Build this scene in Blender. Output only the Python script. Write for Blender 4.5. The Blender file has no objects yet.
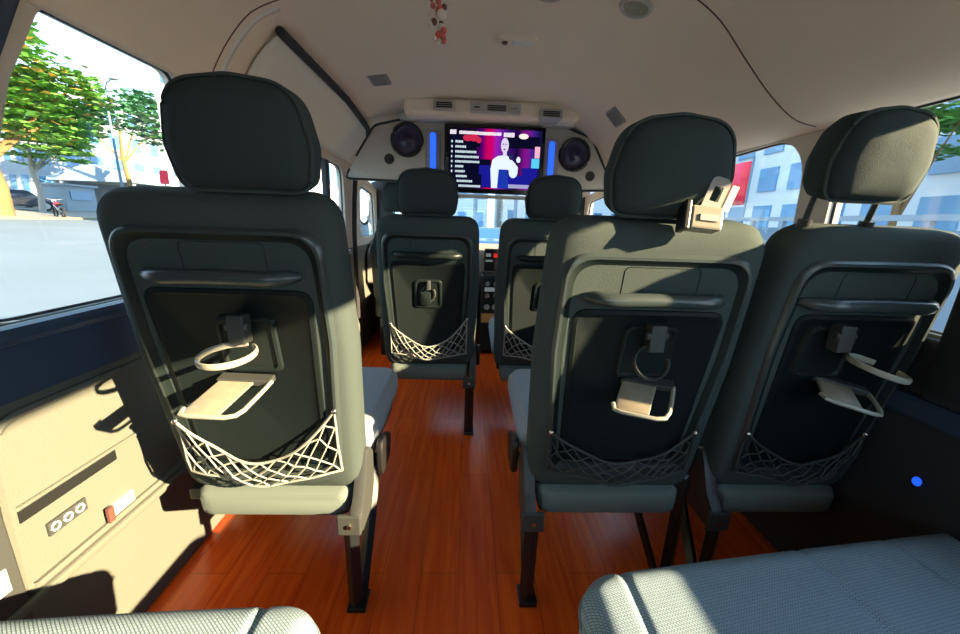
import bpy, bmesh, math, random
from math import sin, cos, pi, radians as R, sqrt
from mathutils import Vector, Matrix, noise
random.seed(4)
S = bpy.context.scene
C = S.collection

# ---------------------------------------------------------------- materials
def mat(name, col, rough=0.6, metal=0.0, bump=0.0, bscale=60.0, spec=0.5, var=0.0, vscale=6.0, emis=None, estr=1.0, coat=0.0):
    m = bpy.data.materials.new(name); m.use_nodes = True
    nt = m.node_tree; b = nt.nodes['Principled BSDF']
    b.inputs['Base Color'].default_value = (*col, 1)
    b.inputs['Roughness'].default_value = rough
    b.inputs['Metallic'].default_value = metal
    b.inputs['Specular IOR Level'].default_value = spec
    b.inputs['Coat Weight'].default_value = coat
    if emis:
        b.inputs['Emission Color'].default_value = (*emis, 1); b.inputs['Emission Strength'].default_value = estr
    if bump or var:
        tc = nt.nodes.new('ShaderNodeTexCoord')
    if bump:
        n = nt.nodes.new('ShaderNodeTexNoise'); n.inputs['Scale'].default_value = bscale; n.inputs['Detail'].default_value = 3
        nt.links.new(tc.outputs['Object'], n.inputs['Vector'])
        bp = nt.nodes.new('ShaderNodeBump'); bp.inputs['Strength'].default_value = bump; bp.inputs['Distance'].default_value = 0.002
        nt.links.new(n.outputs['Fac'], bp.inputs['Height']); nt.links.new(bp.outputs['Normal'], b.inputs['Normal'])
    if var:
        n2 = nt.nodes.new('ShaderNodeTexNoise'); n2.inputs['Scale'].default_value = vscale; n2.inputs['Detail'].default_value = 4
        nt.links.new(tc.outputs['Object'], n2.inputs['Vector'])
        mx = nt.nodes.new('ShaderNodeMix'); mx.data_type = 'RGBA'
        mx.inputs['A'].default_value = (*[c*(1-var) for c in col], 1); mx.inputs['B'].default_value = (*[min(1, c*(1+var)) for c in col], 1)
        nt.links.new(n2.outputs['Fac'], mx.inputs['Factor']); nt.links.new(mx.outputs['Result'], b.inputs['Base Color'])
    return m

def woven(name, c1, c2, scale=1.0):
    m = mat(name, c1, 0.92, spec=0.15); nt = m.node_tree; b = nt.nodes['Principled BSDF']
    tc = nt.nodes.new('ShaderNodeTexCoord'); mp = nt.nodes.new('ShaderNodeMapping')
    mp.inputs['Rotation'].default_value = (0, 0, R(38)); mp.inputs['Scale'].default_value = (scale, scale, scale)
    nt.links.new(tc.outputs['Object'], mp.inputs['Vector'])
    br = nt.nodes.new('ShaderNodeTexBrick')
    br.inputs['Scale'].default_value = 1.0; br.inputs['Brick Width'].default_value = 0.0066; br.inputs['Row Height'].default_value = 0.0038
    br.inputs['Mortar Size'].default_value = 0.0008; br.inputs['Mortar Smooth'].default_value = 0.6
    br.inputs['Color1'].default_value = (*c1, 1); br.inputs['Color2'].default_value = (*[x*0.9 for x in c1], 1); br.inputs['Mortar'].default_value = (*c2, 1)
    nt.links.new(mp.outputs['Vector'], br.inputs['Vector']); nt.links.new(br.outputs['Color'], b.inputs['Base Color'])
    bp = nt.nodes.new('ShaderNodeBump'); bp.invert = True; bp.inputs['Strength'].default_value = 0.7; bp.inputs['Distance'].default_value = 0.002
    nt.links.new(br.outputs['Fac'], bp.inputs['Height']); nt.links.new(bp.outputs['Normal'], b.inputs['Normal'])
    return m

def wood():
    m = mat('wood_vinyl', (0.5, 0.08, 0.02), 0.26, spec=0.5); nt = m.node_tree; b = nt.nodes['Principled BSDF']
    tc = nt.nodes.new('ShaderNodeTexCoord'); mp = nt.nodes.new('ShaderNodeMapping')
    mp.inputs['Scale'].default_value = (22, 1.6, 1)
    nt.links.new(tc.outputs['Object'], mp.inputs['Vector'])
    n = nt.nodes.new('ShaderNodeTexNoise'); n.inputs['Scale'].default_value = 2.2; n.inputs['Detail'].default_value = 7; n.inputs['Distortion'].default_value = 0.6
    nt.links.new(mp.outputs['Vector'], n.inputs['Vector'])
    cr = nt.nodes.new('ShaderNodeValToRGB')
    cr.color_ramp.elements[0].position = 0.25; cr.color_ramp.elements[0].color = (0.72, 0.070, 0.010, 1)
    cr.color_ramp.elements[1].position = 0.78; cr.color_ramp.elements[1].color = (1.0, 0.19, 0.022, 1)
    nt.links.new(n.outputs['Fac'], cr.inputs['Fac'])
    br = nt.nodes.new('ShaderNodeTexBrick'); mp2 = nt.nodes.new('ShaderNodeMapping'); mp2.inputs['Rotation'].default_value = (0, 0, R(90))
    nt.links.new(tc.outputs['Object'], mp2.inputs['Vector']); nt.links.new(mp2.outputs['Vector'], br.inputs['Vector'])
    br.inputs['Scale'].default_value = 1; br.inputs['Brick Width'].default_value = 0.9; br.inputs['Row Height'].default_value = 0.11; br.inputs['Mortar Size'].default_value = 0.0012
    br.inputs['Color1'].default_value = (1, 1, 1, 1); br.inputs['Color2'].default_value = (0.88, 0.84, 0.8, 1); br.inputs['Mortar'].default_value = (0.6, 0.55, 0.55, 1)
    mx = nt.nodes.new('ShaderNodeMix'); mx.data_type = 'RGBA'; mx.blend_type = 'MULTIPLY'; mx.inputs['Factor'].default_value = 1
    nt.links.new(cr.outputs['Color'], mx.inputs['A']); nt.links.new(br.outputs['Color'], mx.inputs['B']); nt.links.new(mx.outputs['Result'], b.inputs['Base Color'])
    return m

def two_tone(m, z, upper):
    nt = m.node_tree; b = nt.nodes['Principled BSDF']; lo = b.inputs['Base Color'].default_value[:]
    tc = nt.nodes.new('ShaderNodeTexCoord'); sp = nt.nodes.new('ShaderNodeSeparateXYZ'); gt = nt.nodes.new('ShaderNodeMath'); gt.operation = 'GREATER_THAN'; gt.inputs[1].default_value = z
    mx = nt.nodes.new('ShaderNodeMix'); mx.data_type = 'RGBA'; mx.inputs['A'].default_value = lo; mx.inputs['B'].default_value = (*upper, 1)
    nt.links.new(tc.outputs['Object'], sp.inputs[0]); nt.links.new(sp.outputs['Z'], gt.inputs[0]); nt.links.new(gt.outputs[0], mx.inputs['Factor']); nt.links.new(mx.outputs['Result'], b.inputs['Base Color'])
    return m

def emit(name, col, s):
    m = bpy.data.materials.new(name); m.use_nodes = True; nt = m.node_tree; nt.nodes.clear()
    e = nt.nodes.new('ShaderNodeEmission'); e.inputs['Color'].default_value = (*col, 1); e.inputs['Strength'].default_value = s
    o = nt.nodes.new('ShaderNodeOutputMaterial'); nt.links.new(e.outputs[0], o.inputs[0]); return m

def glassm(name, tint=(0.93, 0.98, 0.98)):
    m = bpy.data.materials.new(name); m.use_nodes = True; nt = m.node_tree; nt.nodes.clear()
    t = nt.nodes.new('ShaderNodeBsdfTransparent'); t.inputs['Color'].default_value = (*tint, 1)
    g = nt.nodes.new('ShaderNodeBsdfGlossy'); g.inputs['Roughness'].default_value = 0.02
    x = nt.nodes.new('ShaderNodeMixShader'); o = nt.nodes.new('ShaderNodeOutputMaterial')
    x.inputs[0].default_value = .035; nt.links.new(t.outputs[0], x.inputs[1]); nt.links.new(g.outputs[0], x.inputs[2]); nt.links.new(x.outputs[0], o.inputs[0])
    return m

M = dict(
    roof=mat('roof_liner', (0.84, 0.71, 0.58), 0.9, bump=0.3, bscale=300, spec=0.2),
    roof_door=mat('door_liner', (0.76, 0.73, 0.66), 0.85, spec=0.2),
    wall=mat('wall_plastic', (0.125, 0.133, 0.115), 0.62, bump=0.4, bscale=220, spec=0.3),
    walldark=mat('shade_dark_plastic', (0.03, 0.035, 0.042), 0.7, bump=0.3, bscale=220, spec=0.3),  # near-black colour carries the deep shade of the right wall
    walltop=mat('sill_and_shade_navy', (0.035, 0.06, 0.11), 0.3, spec=0.5),
    rubber=mat('rubber', (0.025, 0.025, 0.028), 0.7),
    floor=wood(),
    bench=woven('bench_fabric', (0.33, 0.44, 0.52), (0.13, 0.20, 0.26)),
    piping=mat('bench_piping', (0.16, 0.2, 0.24), 0.8),
    cloth=mat('seat_cloth', (0.054, 0.072, 0.071), 0.9, bump=0.5, bscale=700, spec=0.15),
    cloth2=mat('headrest_cloth', (0.034, 0.050, 0.053), 0.85, bump=0.5, bscale=700, spec=0.2),
    seatcush=mat('cushion_cloth', (0.30, 0.33, 0.36), 0.9, bump=0.5, bscale=500, spec=0.15),
    under=mat('cushion_underside', (0.13, 0.165, 0.155), 0.75, spec=0.3),
    shell=mat('seatback_plastic', (0.010, 0.016, 0.016), 0.36, bump=0.15, bscale=400, spec=0.25),
    shell2=mat('seatback_recess', (0.006, 0.010, 0.011), 0.5, spec=0.2),
    rim=mat('seatback_rim', (0.040, 0.055, 0.057), 0.28, spec=0.6),
    blackp=mat('black_plastic', (0.012, 0.013, 0.014), 0.4),
    blackm=mat('black_painted_steel', (0.010, 0.013, 0.015), 0.35, spec=0.5),
    brack=mat('bracket_plastic', (0.045, 0.05, 0.05), 0.45),
    steel=mat('steel', (0.62, 0.60, 0.55), 0.25, metal=1.0),
    tray=mat('tray_grey', (0.28, 0.25, 0.19), 0.4, spec=0.5, var=0.25, vscale=60),
    ringm=mat('ring_grey', (0.33, 0.33, 0.28), 0.35, spec=0.6),
    net=mat('net_light', (0.30, 0.31, 0.28), 0.7),
    netdark=mat('net_dark', (0.035, 0.042, 0.042), 0.6),
    cream=mat('header_plastic', (0.46, 0.43, 0.39), 0.5, spec=0.4),
    greyp=mat('grey_plastic', (0.30, 0.28, 0.27), 0.6),
    white=mat('white_plastic', (0.75, 0.75, 0.72), 0.5),
    spk=mat('speaker_cone', (0.012, 0.010, 0.06), 0.25, spec=0.7),
    bezel=mat('screen_bezel', (0.006, 0.006, 0.008), 0.25),
    led=emit('blue_led', (0.02, 0.10, 1.0), 3.2),
    glass=glassm('window_glass'),
    lens=mat('lamp_lens', (0.20, 0.23, 0.18), 0.25, spec=0.6, var=0.5, vscale=90),
    red=mat('red_bead', (0.50, 0.10, 0.08), 0.35), pink=mat('pale_bead', (0.70, 0.60, 0.54), 0.4), brown=mat('brown_bead', (0.12, 0.05, 0.04), 0.5),
    webbing=mat('belt_webbing', (0.03, 0.035, 0.04), 0.8),
    buckle=mat('buckle_shell', (0.25, 0.24, 0.20), 0.3, spec=0.6),
)

M['sidewall'] = two_tone(mat('side_wall_plastic', (0.125, 0.133, 0.115), 0.62, bump=0.4, bscale=220, spec=0.3), 0.80, (.66, .58, .48))

# ---------------------------------------------------------------- helpers
def tag(o, label=None, cat=None, group=None, kind=None):
    if label: o['label'] = label
    if cat: o['category'] = cat
    if group: o['group'] = group
    if kind: o['kind'] = kind
    return o
def thing(name, label, cat, loc=(0, 0, 0), rz=0, group=None):
    o = bpy.data.objects.new(name, None); C.objects.link(o); o.empty_display_size = 0.05
    o.location = loc; o.rotation_euler = (0, 0, rz); return tag(o, label, cat, group)
def link(name, bm, m, parent=None, smooth=True, bevel=0, solid=0, angle=38, subd=0):
    me = bpy.data.meshes.new(name)
    bmesh.ops.recalc_face_normals(bm, faces=bm.faces)
    if smooth:
        for f in bm.faces: f.smooth = True
        for e in bm.edges:
            if len(e.link_faces) == 2 and e.calc_face_angle(0) > R(angle): e.smooth = False
    bm.to_mesh(me); bm.free()
    me.materials.append(m)
    o = bpy.data.objects.new(name, me); C.objects.link(o)
    if parent: o.parent = parent
    if solid:
        s = o.modifiers.new('s', 'SOLIDIFY'); s.thickness = solid; s.offset = 0
    if bevel:
        b = o.modifiers.new('b', 'BEVEL'); b.width = bevel; b.segments = 2; b.limit_method = 'ANGLE'
    if subd:
        b = o.modifiers.new('u', 'SUBSURF'); b.levels = subd; b.render_levels = subd
    return o
def struct(name, bm, m, parent=None, **k):
    o = link(name, bm, m, parent, **k)
    if not parent: o['kind'] = 'structure'
    return o
def nb(): return bmesh.new()
def box(bm, lo, hi, T=None):
    r = bmesh.ops.create_cube(bm, size=1); v = r['verts']
    for q in v:
        q.co = Vector([(lo[i]+hi[i])/2 + q.co[i]*(hi[i]-lo[i]) for i in range(3)])
        if T: q.co = T @ q.co
    return bm
def frame(d):
    d = d.normalized(); a = Vector((0, 0, 1)) if abs(d.z) < 0.9 else Vector((1, 0, 0))
    u = d.cross(a).normalized(); return u, d.cross(u).normalized()
def tube(bm, pts, r, n=8, closed=False, ry=None, up=None, cap=True):
    pts = [Vector(p) for p in pts]; L = len(pts); rings = []
    for i, p in enumerate(pts):
        if closed: d = pts[(i+1) % L]-pts[i-1]
        else: d = pts[min(i+1, L-1)]-pts[max(i-1, 0)]
        if up is not None:
            v = Vector(up); d = d.normalized(); u = d.cross(v).normalized(); v = u.cross(d).normalized()
        else: u, v = frame(d)
        rr = r[i] if isinstance(r, (list, tuple)) else r
        r2 = rr if ry is None else ry
        rings.append([bm.verts.new(p+u*rr*cos(2*pi*k/n)+v*r2*sin(2*pi*k/n)) for k in range(n)])
    for i in range(L if closed else L-1):
        a, b = rings[i], rings[(i+1) % L]
        for k in range(n): bm.faces.new((a[k], a[(k+1) % n], b[(k+1) % n], b[k]))
    if cap and not closed: bm.faces.new(rings[0][::-1]); bm.faces.new(rings[-1])
    return bm
def ball(bm, c, r, s=(1, 1, 1), seg=14, T=None):
    q = bmesh.ops.create_uvsphere(bm, u_segments=seg, v_segments=max(6, seg//2+2), radius=r)
    for v in q['verts']:
        v.co = Vector((v.co.x*s[0], v.co.y*s[1], v.co.z*s[2])) + Vector(c)
        if T: v.co = T @ v.co
def cyl(bm, c, ax, r, h, n=24, r2=None):
    c = Vector(c); ax = Vector(ax).normalized(); u, v = frame(ax); r2 = r if r2 is None else r2
    a = [bm.verts.new(c+(u*cos(2*pi*k/n)+v*sin(2*pi*k/n))*r) for k in range(n)]
    b = [bm.verts.new(c+ax*h+(u*cos(2*pi*k/n)+v*sin(2*pi*k/n))*r2) for k in range(n)]
    for k in range(n): bm.faces.new((a[k], a[(k+1) % n], b[(k+1) % n], b[k]))
    bm.faces.new(a[::-1]); bm.faces.new(b)
def rpoly(corners, n=8):
    """rounded polygon; corners = [(x, y, radius)] -> list of 2D points"""
    out = []; L = len(corners)
    for i in range(L):
        p = Vector(corners[i][:2]); r = corners[i][2]
        a = (Vector(corners[i-1][:2])-p); b = (Vector(corners[(i+1) % L][:2])-p)
        la, lb = a.length, b.length; a.normalize(); b.normalize()
        ang = a.angle(b); d = min(r/math.tan(ang/2), la*0.49, lb*0.49)
        p0, p1 = p+a*d, p+b*d
        for k in range(n+1):
            t = k/n; out.append(((1-t)**2*p0 + 2*t*(1-t)*p + t*t*p1) if r else p)
            if not r: break
    return [Vector((q[0], q[1])) for q in out]
def rings(bm, outline, prof, F, cap0=True, cap1=True):
    """loft an outline through [(scale inset, depth)]; F maps (u, w, t) to 3D"""
    cx = (min(p.x for p in outline)+max(p.x for p in outline))/2; cy = (min(p.y for p in outline)+max(p.y for p in outline))/2
    W = (max(p.x for p in outline)-min(p.x for p in outline)); H = (max(p.y for p in outline)-min(p.y for p in outline))
    rr = []
    for ins, t in prof:
        sx, sy = (W-2*ins)/W, (H-2*ins)/H
        rr.append([bm.verts.new(F(cx+(p.x-cx)*sx, cy+(p.y-cy)*sy, t)) for p in outline])
    n = len(outline)
    for a, b in zip(rr, rr[1:]):
        for k in range(n): bm.faces.new((a[k], a[(k+1) % n], b[(k+1) % n], b[k]))
    if cap0: bm.faces.new(rr[0][::-1])
    if cap1: bm.faces.new(rr[-1])
    return bm
def holed(outer, holes, thick, F):
    """flat panel with holes -> bmesh, F maps (u, w, t)"""
    cu = bpy.data.curves.new('tmp', 'CURVE'); cu.dimensions = '2D'; cu.fill_mode = 'BOTH'; cu.extrude = thick/2
    for loop in [outer]+holes:
        sp = cu.splines.new('POLY'); sp.points.add(len(loop)-1); sp.use_cyclic_u = True
        for i, p in enumerate(loop): sp.points[i].co = (p[0], p[1], 0, 1)
    o = bpy.data.objects.new('tmp', cu); C.objects.link(o)
    dg = bpy.context.evaluated_depsgraph_get(); me = bpy.data.meshes.new_from_object(o.evaluated_get(dg))
    bm = nb(); bm.from_mesh(me); bpy.data.objects.remove(o); bpy.data.curves.remove(cu); bpy.data.meshes.remove(me)
    bmesh.ops.remove_doubles(bm, verts=bm.verts, dist=1e-5)
    for v in bm.verts: v.co = F(v.co.x, v.co.y, v.co.z)
    return bm
def copy_tree(o, parent=None):
    c = o.copy(); C.objects.link(c); c.parent = parent
    for ch in list(o.children): copy_tree(ch, c)
    return c
V = Vector

# ---------------------------------------------------------------- van shell (x right, y forward, z up; van floor z = 0)
XL, XR, YB, YF = -0.80, 1.04, -1.0, 3.5
prof = [(-.80, 1.355), (-.765, 1.43), (-.70, 1.52), (-.62, 1.585), (-.45, 1.632), (-.15, 1.655), (.12, 1.66), (.38, 1.655), (.49, 1.638), (.58, 1.605), (.67, 1.55), (.76, 1.46), (.85, 1.375), (.94, 1.315), (1.04, 1.298)]
def smoothprof():
    out = []
    P = [V((a, b)) for a, b in prof]
    for i in range(len(P)-1):
        p0 = P[max(i-1, 0)]; p1 = P[i]; p2 = P[i+1]; p3 = P[min(i+2, len(P)-1)]
        for k in range(4):
            t = k/4; out.append(0.5*((2*p1)+(p2-p0)*t+(2*p0-5*p1+4*p2-p3)*t*t+(3*p1-p0-3*p2+p3)*t**3))
    out.append(P[-1]); return out
SP = smoothprof()
def roof_z(z, y):
    if y < 2.1: return z
    t = min(1, (y-2.1)/1.4); t = t*t*0.5+t*0.5
    return min(z, z-(z-1.34)*t*0.95) if z > 1.34 else z
bm = nb(); ys = [YB+k*(YF-YB)/45 for k in range(46)]
g = [[bm.verts.new((p.x, y, roof_z(p.y, y))) for p in SP] for y in ys]
for a, b in zip(g, g[1:]):
    for k in range(len(SP)-1): bm.faces.new((a[k], a[k+1], b[k+1], b[k]))
o = struct('ceiling', bm, M['roof']); s = o.modifiers.new('s', 'SOLIDIFY'); s.thickness = 0.03; s.offset = 1
tag(o, 'tan grey moulded headliner of the high van roof')
bm = nb(); box(bm, (XL-.04, YB, -.05), (XR+.04, YF, 0))
tag(struct('floor', bm, M['floor'], smooth=False), 'glossy red-brown wood-look vinyl floor of the van')

# windows (y, z) outlines
wL1 = rpoly([(.62, .80, .05), (1.19, .80, .05), (1.19, 1.364, .04), (.85, 1.364, .05), (.765, 1.21, .25)], 10)
wL2 = rpoly([(1.50, .80, .05), (2.60, .80, .06), (2.60, 1.31, .09), (1.50, 1.33, .05)])
wL3 = rpoly([(2.95, .86, .05), (3.44, .86, .02), (3.40, 1.20, .05), (2.98, 1.24, .08)])
wR1 = rpoly([(-.55, .662, .08), (.55, .662, .02), (.62, .79, .04), (1.11, .80, .06), (1.11, 1.30, .06), (-.50, 1.30, .15)], 6)
wR2 = rpoly([(1.21, .82, .05), (2.35, .82, .08), (2.35, 1.27, .15), (1.23, 1.30, .17)], 10)
wR3 = rpoly([(2.62, .86, .05), (3.44, .86, .02), (3.38, 1.20, .05), (2.62, 1.26, .10)])
FL = lambda y, z, t: V((XL-.02+t, y, z)); FR = lambda y, z, t: V((XR+.02+t, y, z))
tag(struct('wall_left', holed([(YB, 0), (YF, 0), (YF, 1.25), (2.75, 1.37), (YB, 1.37)], [wL1, wL2, wL3], .04, FL), M['sidewall'], smooth=False, bevel=0.008), 'left side wall of the van, beige grey plastic')
tag(struct('wall_right', holed([(YB, 0), (YF, 0), (YF, 1.25), (2.75, 1.31), (YB, 1.31)], [wR1, wR2, wR3], .04, FR), M['sidewall'], smooth=False, bevel=0.008), 'right side wall of the van with its pillars')
def window(name, outline, F, x, lab):
    t = thing(name, lab, 'window'); t['kind'] = 'structure'; del t['category']
    p = holed(outline, [], .004, F); link('glass_pane', p, M['glass'], t, smooth=False)
    bm = nb(); tube(bm, [F(q.x, q.y, 0.0 if x < 0 else 0.0) for q in outline], .005, 6, closed=True); link('rubber_seal', bm, M['rubber'], t)
    return t
window('window_1', wL1, lambda y, z, t: V((XL-.018+t, y, z)), -1, 'large left rear window looking on the road and trees')
w2 = window('window_2', wL2, lambda y, z, t: V((XL-.018+t, y, z)), -1, 'left sliding door window ahead of the near seat')
bm = nb(); box(bm, (XL-.03, 2.30, .81), (XL-.005, 2.36, 1.32)); link('window_divider', bm, M['rubber'], w2, smooth=False)
window('window_3', wL3, lambda y, z, t: V((XL-.018+t, y, z)), -1, 'left front cab door window')
window('window_4', wR1, lambda y, z, t: V((XR+.018+t, y, z)), 1, 'right rear window at the picture edge')
window('window_5', wR2, lambda y, z, t: V((XR+.018+t, y, z)), 1, 'right middle window with rounded corner showing red banner')
window('window_6', wR3, lambda y, z, t: V((XR+.018+t, y, z)), 1, 'right front cab door window')
# rear end (behind the camera) with the tailgate window
wB = rpoly([(-.62, .85, .08), (.86, .85, .08), (.80, 1.35, .1), (-.56, 1.35, .1)])
top = [(p.x, p.y) for p in SP]
FB = lambda x, z, t: V((x, YB-.02+t, z))
struct('wall_back', holed([(XL, 0), (XR, 0), (XR, 1.29)]+[(a, b) for a, b in top[::-1]]+[(XL, .5)], [wB], .04, FB), M['roof'], smooth=False)
window('window_7', wB, lambda x, z, t: V((x, YB-.02+t, z)), 1, 'tailgate window')
# front end with the windscreen
wF = rpoly([(-.70, .80, .06), (.94, .80, .06), (.88, 1.27, .08), (-.64, 1.27, .08)])
FF = lambda x, z, t: V((x, YF+.02+t, z))
struct('wall_front', holed([(XL-.04, 0), (XR+.04, 0), (XR+.04, 1.30), (.80, 1.38), (-.6, 1.38), (XL-.04, 1.30)], [wF], .04, FF), M['blackp'], smooth=False)
window('window_8', wF, lambda x, z, t: V((x, YF+.02+t, z)), 1, 'windscreen seen between the front seats')

# roof seams and door weatherstrip
def on_roof(x, y, d=.004):
    for a, b in zip(SP, SP[1:]):
        if a.x <= x <= b.x:
            t = (x-a.x)/(b.x-a.x+1e-9); z = a.y+(b.y-a.y)*t
            nrm = V((b.y-a.y, 0, -(b.x-a.x))).normalized()
            if nrm.z > 0: nrm = -nrm
            return V((x, y, roof_z(z, y))) + nrm*d
    return V((x, y, 1.3))
def seam(name, y, xs, w, m, lab):
    bm = nb(); tube(bm, [on_roof(x, y, 0.0) for x in xs], w, 6); tag(struct(name, bm, m), lab)
seam('trim_1', 1.17, [.45+.55*k/30 for k in range(31)], .0022, M['brown'], 'thin dark seam curving down the right headliner')
seam('trim_2', 1.31, [-.785+.30*k/24 for k in range(25)], .0022, M['brown'], 'thin dark seam on the left headliner behind the door')
bm = nb()
for k in range(24):
    a, b = [on_roof(-.79+.21*(k+j)/24, 1.335, 0.0) for j in (0, 1)]; a2, b2 = a+V((0, .022, 0)), b+V((0, .022, 0))
    bm.faces.new([bm.verts.new(q) for q in (a, b, b2, a2)])
bmesh.ops.remove_doubles(bm, verts=bm.verts, dist=1e-5)
tag(struct('trim_3', bm, M['roof_door'], solid=.003), 'pale plastic strip beside the left headliner seam')
# sliding door upper panel (follows the roof side), with its weatherstrip
d1 = thing('door_1', 'left sliding door upper panel, pale grey, framed by black weatherstrip', 'x'); d1['kind'] = 'structure'; del d1['category']
bm = nb(); rows = []
for k in range(21):
    y = 1.44+k*(2.70-1.44)/20
    rows.append([bm.verts.new(on_roof(-.797+.175*j/10, y, .012)) for j in range(11)])
for a, b in zip(rows, rows[1:]):
    for j in range(10): bm.faces.new((a[j], a[j+1], b[j+1], b[j]))
link('door_panel', bm, M['roof_door'], d1, solid=.008)
bm = nb(); pts = [on_roof(-.622, 1.42+k*.1, .016) for k in range(12)]
pts += [V((-.64, 2.62, 1.50)), V((-.68, 2.70, 1.44)), V((-.735, 2.74, 1.36)), V((-.765, 2.74, 1.25)), V((-.772, 2.72, 1.1)), V((-.775, 2.70, .9)), V((-.775, 2.70, .3))]
tube(bm, pts, .016, 8); link('weatherstrip', bm, M['rubber'], d1)

# lower left wall details
bm = nb(); o_ = rpoly([(-.9, .765, .01), (YF-.9, .765, .01), (YF-.9, .808, .01), (-.9, .808, .01)], 3)
def boxst(name, lo, hi, m, lab, bevel=.006): bm = nb(); box(bm, lo, hi); return tag(struct(name, bm, m, smooth=False, bevel=bevel), lab)
boxst('trim_4', (XL-.003, YB, .765), (XL+.030, 2.6, .80), M['walltop'], 'blue-black padded sill under the left windows', .012)
boxst('shade_band', (XL-.003, YB, .665), (XL+.014, 2.6, .770), M['walltop'], 'band below the left window sill, coloured dark for its shade', .006)  # dark strip stands in for shade above the sunlit wall
boxst('trim_6', (XL-.003, YB, .280), (XL+.022, 2.6, .300), M['wall'], 'raised plastic ridge along the lower left wall', .006)
boxst('trim_7', (XR-.03, -.9, .60), (XR+.003, 2.4, .655), M['walltop'], 'dark sill under the right windows', .012)
boxst('trim_8', (XR-.016, -.9, .0), (XR+.003, 2.6, .62), M['walldark'], 'lower panel of the right wall, coloured near black for deep shade', .006)  # deep shade under the right seat, put into the panel colour
bm = nb(); rings(bm, rpoly([(.42, .66, .02), (.735, .66, .02), (.725, 1.08, .08), (.60, 1.13, .06), (.44, 1.12, .06)], 5), [(.012, -.04), (0, -.03), (0, .015)], lambda a, b, d: V((XR-.012+d, a, b))); tag(struct('shade_panel', bm, M['walldark']), 'added panel beside the right rear window that shades the middle seat')  # out of view, added to block sun from the middle and right seats
boxst('trim_12', (XR-.014, .70, .655), (XR+.003, 2.4, .785), M['walldark'], 'panel below the right rear window, coloured near black for shade', .006)  # same shade colour continued up to the window
bm = nb(); rings(bm, rpoly([(-.9, .80, .01), (.60, .80, .01), (.735, 1.21, .1), (.815, 1.372, .01), (-.9, 1.372, .01)], 4), [(0, 0), (0, .010), (.003, .013)], lambda a, b, d: V((XL-.002+d, a, b))); tag(struct('pillar_shade', bm, M['walltop']), 'rear pillar behind the large left window, its shade put into a navy colour')  # navy sheet painted in for the shade on the rear pillar
boxst('trim_14', (XL-.002, -.9, 0), (XL+.014, .578, .80), M['brack'], 'dark edge trim of the rear left corner', .004)
bm = nb(); box(bm, (XL+.0135, .535, .345), (XL+.016, .558, .390)); tag(link('sticker', bm, M['white'], smooth=False), 'tiny white sticker at the left picture edge, above the left bench', 'sticker')
# recessed pocket panel (raised frame, dark slot, latch plate)
pk = thing('trim_9', 'beige pocket panel with dark slot on the left wall', 'x'); del pk['category']; pk['kind'] = 'structure'
def wl(pts): return [V((XL+.012, y, z)) for y, z in pts]
bm = nb(); tube(bm, [V((XL+.004, q.x, q.y)) for q in rpoly([(.585, .305, .02), (1.15, .305, .02), (1.15, .64, .05), (.600, .64, .05)])], .009, 6, closed=True)
link('raised_frame', bm, M['wall'], pk)
bm = nb(); box(bm, (XL-.002, .605, .440), (XL+.003, .80, .466)); link('pocket_slot', bm, M['blackp'], pk, smooth=False)
bm = nb(); box(bm, (XL-.002, .600, .466), (XL+.008, 1.12, .474)); link('slot_lip', bm, M['wall'], pk, smooth=False, bevel=.004)
bm = nb(); box(bm, (XL-.002, .640, .378), (XL+.005, .715, .406)); lb = link('warning_plate', bm, M['brack'], pk, smooth=False)
bm = nb()
for k in range(3):
    tube(bm, [V((XL+.006, .652+k*.024+.008*cos(a*pi/4), .392+.008*sin(a*pi/4))) for a in range(8)], .002, 5, closed=True)
link('warning_symbols', bm, M['white'], lb)
bm = nb(); box(bm, (XL-.002, .755, .318), (XL+.012, .815, .348)); link('latch_cover', bm, M['cream'], pk, smooth=False, bevel=.003)
bm = nb(); box(bm, (XL+.010, .742, .315), (XL+.016, .756, .351)); link('latch_slot', bm, M['brown'], pk, smooth=False)

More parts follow.
